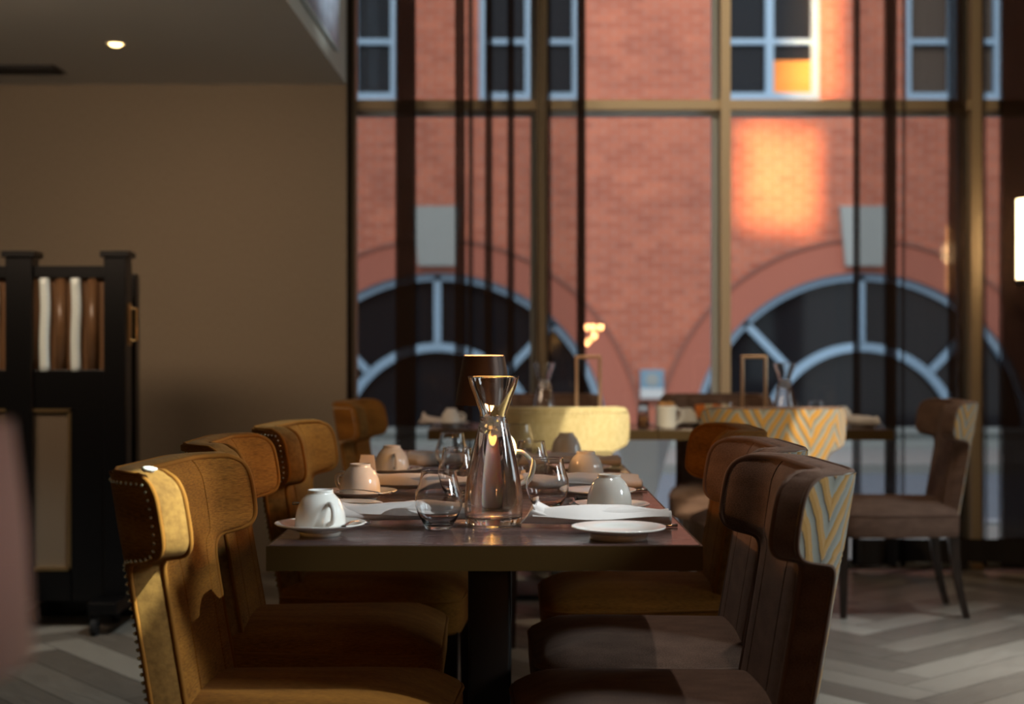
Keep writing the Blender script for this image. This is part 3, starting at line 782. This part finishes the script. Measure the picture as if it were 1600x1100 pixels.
# tumblers
def make_tumbler():
    t = thing('water_glass', '', 'glass', (0,0,0), 0, 'stemless water glasses')
    out = [(p.x,p.y) for p in spline([(.0,0),(.018,0),(.0245,.002),(.028,.009),(.0385,.028),(.0452,.048),(.0445,.066),(.0385,.086),(.0345,.102),(.0335,.113)], 5)]
    inn = [(p.x,p.y) for p in spline([(.0322,.1128),(.0332,.102),(.0371,.086),(.0431,.066),(.0437,.048),(.0368,.028),(.0255,.014),(.015,.010),(0,.009)], 5)]
    bm = lathe(B(), out+inn, 64); bmesh.ops.remove_doubles(bm, verts=bm.verts, dist=1e-6); obj('bowl', bm, M['glass'], t, 'all'); return t
gl0 = make_tumbler()
G = [(-.139,2.70,'clear stemless glass nearest the camera, left of the carafe'), (-.128,3.33,'clear stemless glass half hidden behind the carafe on its left'),
     (-.168,3.96,'clear stemless glass, farthest of three to the left of the carafe'), (.075,3.01,'clear stemless glass right of the carafe, behind the pointed napkin end'),
     (.049,3.58,'clear stemless glass right of the carafe, second in its row'), (.022,4.42,'clear stemless glass, farthest of three to the right of the carafe'),
     (X(1134,6.36),6.36,'small glass on the far table left of the brass hoop by the zigzag chair'), (X(1276,6.45),6.45,'small glass on the far table right of the second carafe')]
for x, y, lb in G: put(gl0, (x,y,TZ), 0, lb)
# carafes
def make_carafe():
    t = thing('water_carafe', '', 'carafe', (0,0,0), 0, 'glass water carafes')
    c = [(.0495,.290),(.0450,.272),(.0360,.248),(.0275,.222),(.0262,.208),(.0300,.190),(.0400,.150),(.0505,.100),(.0560,.055),(.0560,.020),(.0540,.006),(.0490,0)]
    out = [(p.x,p.y) for p in spline([(0,.0)]+c[::-1], 5)]
    inn = [(p.x,p.y) for p in spline([(.0470,.2898),(.0425,.272),(.0335,.248),(.0250,.222),(.0237,.208),(.0275,.190),(.0375,.150),(.0480,.100),(.0535,.055),(.0535,.028),(.047,.018),(0,.015)], 5)]
    bm = lathe(B(), out+inn, 72); bmesh.ops.remove_doubles(bm, verts=bm.verts, dist=1e-6); obj('bottle', bm, M['glass'], t, 'all')
    q = [(r+.0006, z) for r, z in inn if z < .213][:-1]
    lev = q[0][1]; bm = lathe(B(), [(0,lev)] + q + [(0,.0145)], 64); obj('water', bm, M['water'], t, 'all')
    bm = B(); rnd = random.Random(4)
    for k in range(18):
        z = .176+.0020*k; rm = .024-.15*(z-.176); a = k*2.4; rr_ = rm*(.2+.55*rnd.random())
        mm_ = Matrix.Translation((rr_*math.cos(a), rr_*math.sin(a), z)) @ Euler((rnd.random()*3, rnd.random()*3, rnd.random()*3)).to_matrix().to_4x4()
        v = bmesh.ops.create_cube(bm, size=.0095 if k < 18 else .007, matrix=mm_)['verts']
    ic = obj('ice', bm, M['ice'], t, True); ic['kind'] = 'stuff'
    return t
car0 = make_carafe()
put(car0, (X(771,2.76),2.76,TZ), 0, 'clear glass carafe of iced water at the centre of the nearest table')
put(car0, (X(850,6.30),6.30,TZ), 0, 'glass carafe on the far table behind the pale gold chair')
put(car0, (X(1226,6.30),6.30,TZ), 0, 'glass carafe on the far table behind the zigzag chair')
# ceramic jug with a candle behind the carafe
JY = 3.12; jx = X(775, JY)
t = thing('ceramic_jug', 'white ceramic jug with a round handle glowing behind the near carafe', 'jug', (jx,JY,TZ))
JUG = 1
prof = [(p.x,p.y) for p in spline([(0,0),(.036,0),(.044,.004),(.047,.03),(.046,.07),(.041,.11),(.042,.135),(.046,.150)], 4)] + [(.0435,.150),(.0395,.135),(.038,.11),(.0425,.07),(.043,.03),(.038,.008),(0,.007)]
bm = lathe(B(), prof, 56); bmesh.ops.remove_doubles(bm, verts=bm.verts, dist=1e-6); 
for v in bm.verts:
    if v.co.z > .07: v.co.z += (v.co.z-.07)/.08*(v.co.y/.045*.040-.026)
obj('jug_body', bm, M['jug'], t, 'all')
bm = B(); tube(bm, [tuple(p) for p in spline([(.040,0,.118),(.058,0,.116),(.076,0,.098),(.078,0,.078),(.068,0,.056),(.043,0,.044)], 6)], .0052, 12); obj('handle', bm, M['jug'], t, 'all')
t = thing('candle', 'small lit candle glowing orange inside the white jug behind the carafe', 'candle', (jx,JY,TZ+.008))
obj('wax', lathe(B(), [(0,0),(.018,0),(.018,.092),(.015,.095),(0,.094)], 32), M['wax'], t, 'all')
obj('flame', lathe(B(), [(p.x,p.y) for p in spline([(0,.098),(.007,.108),(.0070,.120),(.003,.136),(0,.144)], 4)], 16), M['flame'], t, 'all')
point('candle_light', (jx, JY, TZ+.172), 3.0, (1,.45,.13), .004)
# table lamp
LY = 3.55; t = thing('table_lamp', 'small cordless table lamp with a dark bronze shade behind the carafe', 'lamp', (X(756,LY),LY,TZ))
bm = lathe(B(), [(.0,.0),(.048,.0),(.050,.004),(.048,.012),(.012,.016),(0,.016)], 40); obj('lamp_base', bm, M['lamp_shade'], t, 'all')
bm = B(); tube(bm, [(0,0,.012),(0,0,.30)], .006, 12); obj('stem', bm, M['lamp_shade'], t, 'all')
obj('lamp_shade', lathe(B(), [(.072,.205),(.0515,.328),(.0495,.328),(.070,.205)], 56, close=True), M['lamp_shade'], t, 40)
bm = B(); lathe(bm, [(0,.3292),(.048,.3288),(.048,.3262),(0,.3262)], 40); obj('top_diffuser', bm, M['lamp_glow'], t)
obj('bulb', lathe(B(), [(0,.225),(.03,.23),(.035,.25),(.03,.29),(0,.30)], 24), M['lamp_glow'], t, 'all')
point('table_lamp_light', (X(756,LY), LY, TZ+.215), 2.2, (1,.50,.20), .03)

# ================================================================ far table dressing
put(sau0, (X(705,6.4),6.4,TZ), 0, 'white saucer on the left end of the far table')
put(cup0, (X(705,6.4),6.4,TZ+.0135), .4, 'upturned white cup on the left end of the far table')
o = obj('napkin', napkin_bm(.2, 31), M['napkin'], None, 'all'); o.location = (X(692,6.56),6.56,TZ+.004); tag(o, 'folded white napkin behind the cup at the left end of the far table', 'napkin', 'folded napkins')
put(pl0, (X(1348,6.35),6.35,TZ), 0, 'white side plate at the right end of the far table')
o = obj('napkin', napkin_bm(.16, 33), M['napkin'], None, 'all'); o.location = (X(1345,6.36),6.36,TZ+.018); tag(o, 'folded napkin on the plate at the right end of the far table', 'napkin', 'folded napkins')
put(sau0, (X(1316,6.62),6.62,TZ), 0, 'white saucer behind the zigzag chair at the right of the far table')
put(cup0, (X(1316,6.62),6.62,TZ+.0135), 2, 'upturned white cup behind the zigzag chair at the right of the far table')
def hoop(px, Y, lb):
    t = thing('hoop_stand', lb, 'table stand', (X(px,Y),Y,TZ), 0, 'copper hoop stands'); bm = B(); w_, h_ = .052, .315
    box(bm, -w_-.007, -w_+.007, -.007,.007, .01, h_, .003); box(bm, w_-.007, w_+.007, -.007,.007, .01, h_, .003); box(bm, -w_-.007, w_+.007, -.007,.007, h_-.007, h_+.007, .003)
    obj('hoop', bm, M['copper_frame'], t); obj('base', box(B(), -.07,.07, -.05,.05, 0,.012,.003), M['copper_frame'], t)
hoop(919, 6.38, 'copper square hoop stand on the far table right of the left carafe')
hoop(1178, 6.38, 'copper square hoop stand on the far table left of the right carafe')
t = thing('sugar_jar', 'small glass jar with dark contents on the far table left of the pitcher', 'jar', (X(1005,6.3),6.3,TZ))
obj('jar_body', lathe(B(), [(0,0),(.024,0),(.027,.01),(.024,.09),(.020,.10),(.024,.112),(.022,.112),(.018,.10),(.022,.088),(.024,.012),(0,.006)], 32), M['glass'], t, 'all')
obj('contents', lathe(B(), [(0,.008),(.020,.008),(.020,.05),(0,.05)], 24), M['bread'], t, 'all')
t = thing('milk_pitcher', 'white pitcher holding brown bread rolls on the far table', 'pitcher', (X(1041,6.28),6.28,TZ))
obj('pitcher_body', lathe(B(), [(0,0),(.042,0),(.046,.01),(.046,.09),(.048,.10),(.045,.10),(.042,.09),(.042,.012),(0,.01)], 40), M['ceramic'], t, 'all')
bm = B(); tube(bm, [tuple(p) for p in spline([(.043,0,.085),(.065,0,.082),(.072,0,.055),(.060,0,.028),(.044,0,.022)], 5)], .005, 10); obj('handle', bm, M['ceramic'], t, 'all')
for k, (dx, dy) in enumerate(((-.016,.0),(.018,.008))):
    bm = B(); bmesh.ops.create_icosphere(bm, subdivisions=3, radius=.022)
    for v in bm.verts: v.co.z *= .7; v.co += v.normal*.002*noise.noise(v.co*60)
    o = obj('bread_roll', bm, M['bread'], None, 'all'); o.location = (X(1041,6.28)+dx, 6.28+dy, TZ+.105)
    tag(o, ('brown bread roll on the left in the white pitcher', 'brown bread roll on the right in the white pitcher')[k], 'bread')
put(sau0, (X(1074,6.45),6.45,TZ), 0, 'white saucer right of the white pitcher on the far table')
put(cup0, (X(1074,6.45),6.45,TZ+.0135), 1, 'upturned white cup right of the white pitcher on the far table')
for k in range(4):
    bm = B(); box(bm, -.022,.022, -.0025,.0025, 0,.065, .001)
    o = obj('sugar_sachet', bm, M['sachet_orange'] if k % 2 == 0 else M['sachet'], None); o.location = (X(1095+k*11,6.5), 6.5+.004*k, TZ+.035); o.rotation_euler = (.25, .1*k-.1, .15*k)
    tag(o, ('leftmost orange sugar sachet in the row on the far table', 'pale sachet second from the left on the far table', 'orange sachet third from the left on the far table', 'rightmost pale sachet on the far table')[k], 'sugar sachet', 'sugar sachets')
t = thing('sachet_tray', 'low dark tray holding the orange sugar sachets on the far table', 'tray', (X(1112,6.5),6.5,TZ))
obj('tray_base', box(B(), -.085,.085,-.03,.035,0,.012,.003), M['black_matt'], t); obj('tray_front', box(B(), -.085,.085,-.035,-.029,0,.036,.002), M['black_matt'], t)

# small white crumb of tissue on the near left chair
bm = B(); bmesh.ops.create_icosphere(bm, subdivisions=3, radius=.009)
for v in bm.verts: v.co.x *= 1.5; v.co.z *= .6; v.co += v.normal*.003*noise.noise(v.co*150)
o = obj('tissue_scrap', bm, M['napkin'], None, 'all'); o.location = (-.612, 2.40, .889)
tag(o, 'small white tissue scrap on top of the nearest left chair wing', 'tissue')

# ================================================================ left side: service screen
SY = 5.55
t = thing('room_divider', 'black lacquered wheeled divider with glass rods by the left wall', 'divider', (X(180,SY), SY, 0))
ox = X(180, SY)
def sx(px): return X(px, SY)-ox
def sz(py): return Z(py, SY)
for a, b in ((162,197), (8,50)):
    bm = B(); box(bm, sx(a), sx(b), 0, .085, .13, sz(402), .003); box(bm, sx(a-5), sx(b+5), -.012, .097, sz(402), sz(392), .003)
    obj('post', bm, M['black'], t)
bm = B(); box(bm, sx(-60), sx(165), .02, .07, sz(434), sz(415), .002); obj('top_rail', bm, M['black'], t)
bm = B(); box(bm, sx(-60), sx(165), .02, .07, sz(640), sz(578), .002); box(bm, sx(108), sx(165), .02, .07, sz(940), sz(640)); box(bm, sx(-60), sx(110), .02, .07, sz(940), sz(893)); obj('lower_panel', bm, M['black'], t)
obj('inset_panel', box(B(), sx(-60), sx(109), .035, .06, sz(894), sz(639)), M['panel_beige'], t)
bm = B(); box(bm, sx(104), sx(109), .015, .035, sz(893), sz(640)); box(bm, sx(-60), sx(109), .015, .035, sz(644), sz(639)); box(bm, sx(-60), sx(109), .015, .035, sz(893), sz(888)); obj('inset_moulding', bm, M['brass'], t)
obj('reeded_panel', box(B(), sx(-60), sx(163), .05, .062, sz(580), sz(430)), M['reed'], t)
for a in (25, 65, 114, -16):
    bm = B(); tube(bm, [tuple(p) for p in spline([(sx(a),.035,sz(434)),(sx(a+2),.033,sz(480)),(sx(a),.035,sz(530)),(sx(a+1),.034,sz(580))], 4)], .021, 16); obj('glass_rod', bm, M['reed_glass'], t, 'all')
for a in (45, 90, 140):
    bm = B(); tube(bm, [(sx(a),.045,sz(434)),(sx(a),.045,sz(580))], .022, 16); obj('amber_rod', bm, M['reed'], t, 'all')
bm = B(); box(bm, sx(197), sx(200), .03, .055, sz(540), sz(473), .001); tube(bm, [(sx(200),.042,sz(532)),(sx(209),.042,sz(532)),(sx(209),.042,sz(481)),(sx(200),.042,sz(481))], .005, 8); obj('handle', bm, M['brass'], t)
bm = B(); box(bm, sx(152), sx(197), -.13, .22, .085, .13, .004); obj('foot', bm, M['black'], t)
bm = B(); box(bm, sx(0), sx(50), -.13, .22, .085, .13, .004); obj('foot', bm, M['black'], t)
for a in (160, 30):
    for dy in (-.10, .19):
        bm = B(); bmesh.ops.create_cone(bm, cap_ends=True, segments=24, radius1=.034, radius2=.034, depth=.022, matrix=Matrix.Translation((sx(a), dy, .034)) @ Matrix.Rotation(PI/2, 4, 'Y'))
        box(bm, sx(a)-.014, sx(a)+.014, dy-.015, dy+.015, .05, .088); obj('castor', bm, M['rubber'], t)
t = thing('room_divider', 'second black divider standing just behind the wheeled one', 'divider', (X(180,SY), SY+.30, 0))
bm = B(); box(bm, -.5, X(212,SY+.3)-X(180,SY), 0, .06, 0, Z(428,SY+.3), .003); obj('panel', bm, M['black'], t)
# lamp with a pink shade on a small table just left of the camera, out of focus at the left edge
t = thing('side_table', 'small dark side table beside the camera that carries the pink shaded lamp', 'table', (-.43, .82, 0))
obj('tabletop', lathe(B(), [(0,.60),(.19,.60),(.19,.62),(0,.62)], 40), M['dark_wood'], t, 40)
bm = B(); tube(bm, [(0,0,.02),(0,0,.60)], .02, 12); obj('pole', bm, M['black_matt'], t, 'all'); obj('base', lathe(B(), [(0,0),(.14,0),(.14,.018),(0,.022)], 40), M['black_matt'], t, 40)
t = thing('table_lamp', 'out of focus dusty pink lamp shade cut by the left edge of the picture', 'lamp', (-.434, .82, .62))
obj('lamp_base', lathe(B(), [(0,0),(.06,0),(.06,.015),(.01,.02),(.01,.36),(0,.36)], 32), M['bronze'], t, 40)
obj('lamp_shade', lathe(B(), [(.150,.285),(.146,.36),(.138,.425),(.136,.425),(.144,.36),(.148,.285)], 56, close=True), M['pink'], t, 'all')
# ceiling fittings and the framed panel
DY = 6.08; t = thing('downlight', 'small glowing recessed ceiling downlight at the upper left', 'ceiling light', (X(181,DY), DY, ZC))
obj('trim_ring', lathe(B(), [(.032,-.002),(.045,-.004),(.046,.0),(.032,.004)], 32, close=True), M['ceiling'], t, 'all')
obj('lens', lathe(B(), [(0,-.012),(.02,-.011),(.030,-.001),(0,-.001)], 32), M['down_glow'], t, 'all')
t = thing('air_vent', 'dark slotted air vent in the low ceiling at the upper left', 'vent', (-2.1, 6.62, ZC))
obj('vent_backing', box(B(), -1.2, 0, -.10, .10, -.004, -.001), M['black_matt'], t)
for k in range(5): obj('slat', box(B(), -1.18, -.02, -.085+k*.04, -.075+k*.04, -.012, -.004), M['black_matt'], t)
t = thing('wall_panel_picture', 'framed blue grey abstract panel on the upper wall above the low ceiling', 'picture', (-.822, 6.58, 2.487), math.radians(-1.0))
t.rotation_euler = (0,0,-math.atan2(.173,10))
obj('artwork', box(B(), .004, .020, -2.5, 0, 0, 1.2), M['art'], t)
bm = B(); box(bm, .004,.022,-2.5,.01,-.01,0); box(bm, .004,.022,0,.01,0,1.2); obj('picture_frame', bm, M['frame_grey'], t)
# sconce on the pier at the right edge
t = thing('wall_sconce', 'bright cream cylinder wall lamp at the right edge by the curtain', 'wall lamp', (2.475, 6.8, Z(374,6.8)))
h_ = 63*6.8/F
obj('glass_shade', lathe(B(), [(0,-h_),(.062,-h_),(.062,h_),(0,h_)], 40), M['sconce_glow'], t, 50)
obj('base_cap', lathe(B(), [(0,-h_-.03),(.055,-h_-.03),(.064,-h_),(0,-h_+.004)], 40), M['black_matt'], t, 40)
bm = B(); box(bm, .03, .186, -.02, .02, -.05, .05); obj('bracket', bm, M['brass'], t)
point('sconce_light', (2.40, 6.68, Z(374,6.8)), 3.0, (1,.62,.30), .06)
# cluster lamp behind the camera (seen as reflections in the glass)
t = thing('pendant_lamp', 'cluster of small warm bulbs hanging behind the camera', 'lamp', (.0, -1.2, 2.2))
vy = 2*YW+1.2
for k, (a, b) in enumerate(((917,511),(927,511),(939,511),(928,525),(918,535))):
    bm = B(); bmesh.ops.create_icosphere(bm, subdivisions=2, radius=.028); o = obj('bulb', bm, M['bulb'], t, 'all'); o.location = ((a-800)*vy/F, 0, HC+(550-b)*vy/F-2.2)
bm = B(); tube(bm, [(.88,0,-.75),(.88,0,2.2)], .008, 8); tube(bm, [(.78,0,-.77),(1.0,0,-.77)], .008, 8); obj('frame', bm, M['brass'], t)

t = thing('wall_sconce', 'tall warm strip lamp on the wall behind the camera', 'wall lamp', (4.76, -1.0, 2.1))
obj('glass_shade', box(B(), -.045,.045,-.045,.045,-.36,.36,.02,3), mat('strip_glow', (1,.7,.4), .5, emit=(1,.42,.10), es=9), t)
obj('bracket', box(B(), .03,.24,-.02,.02,-.06,.06), M['brass'], t)
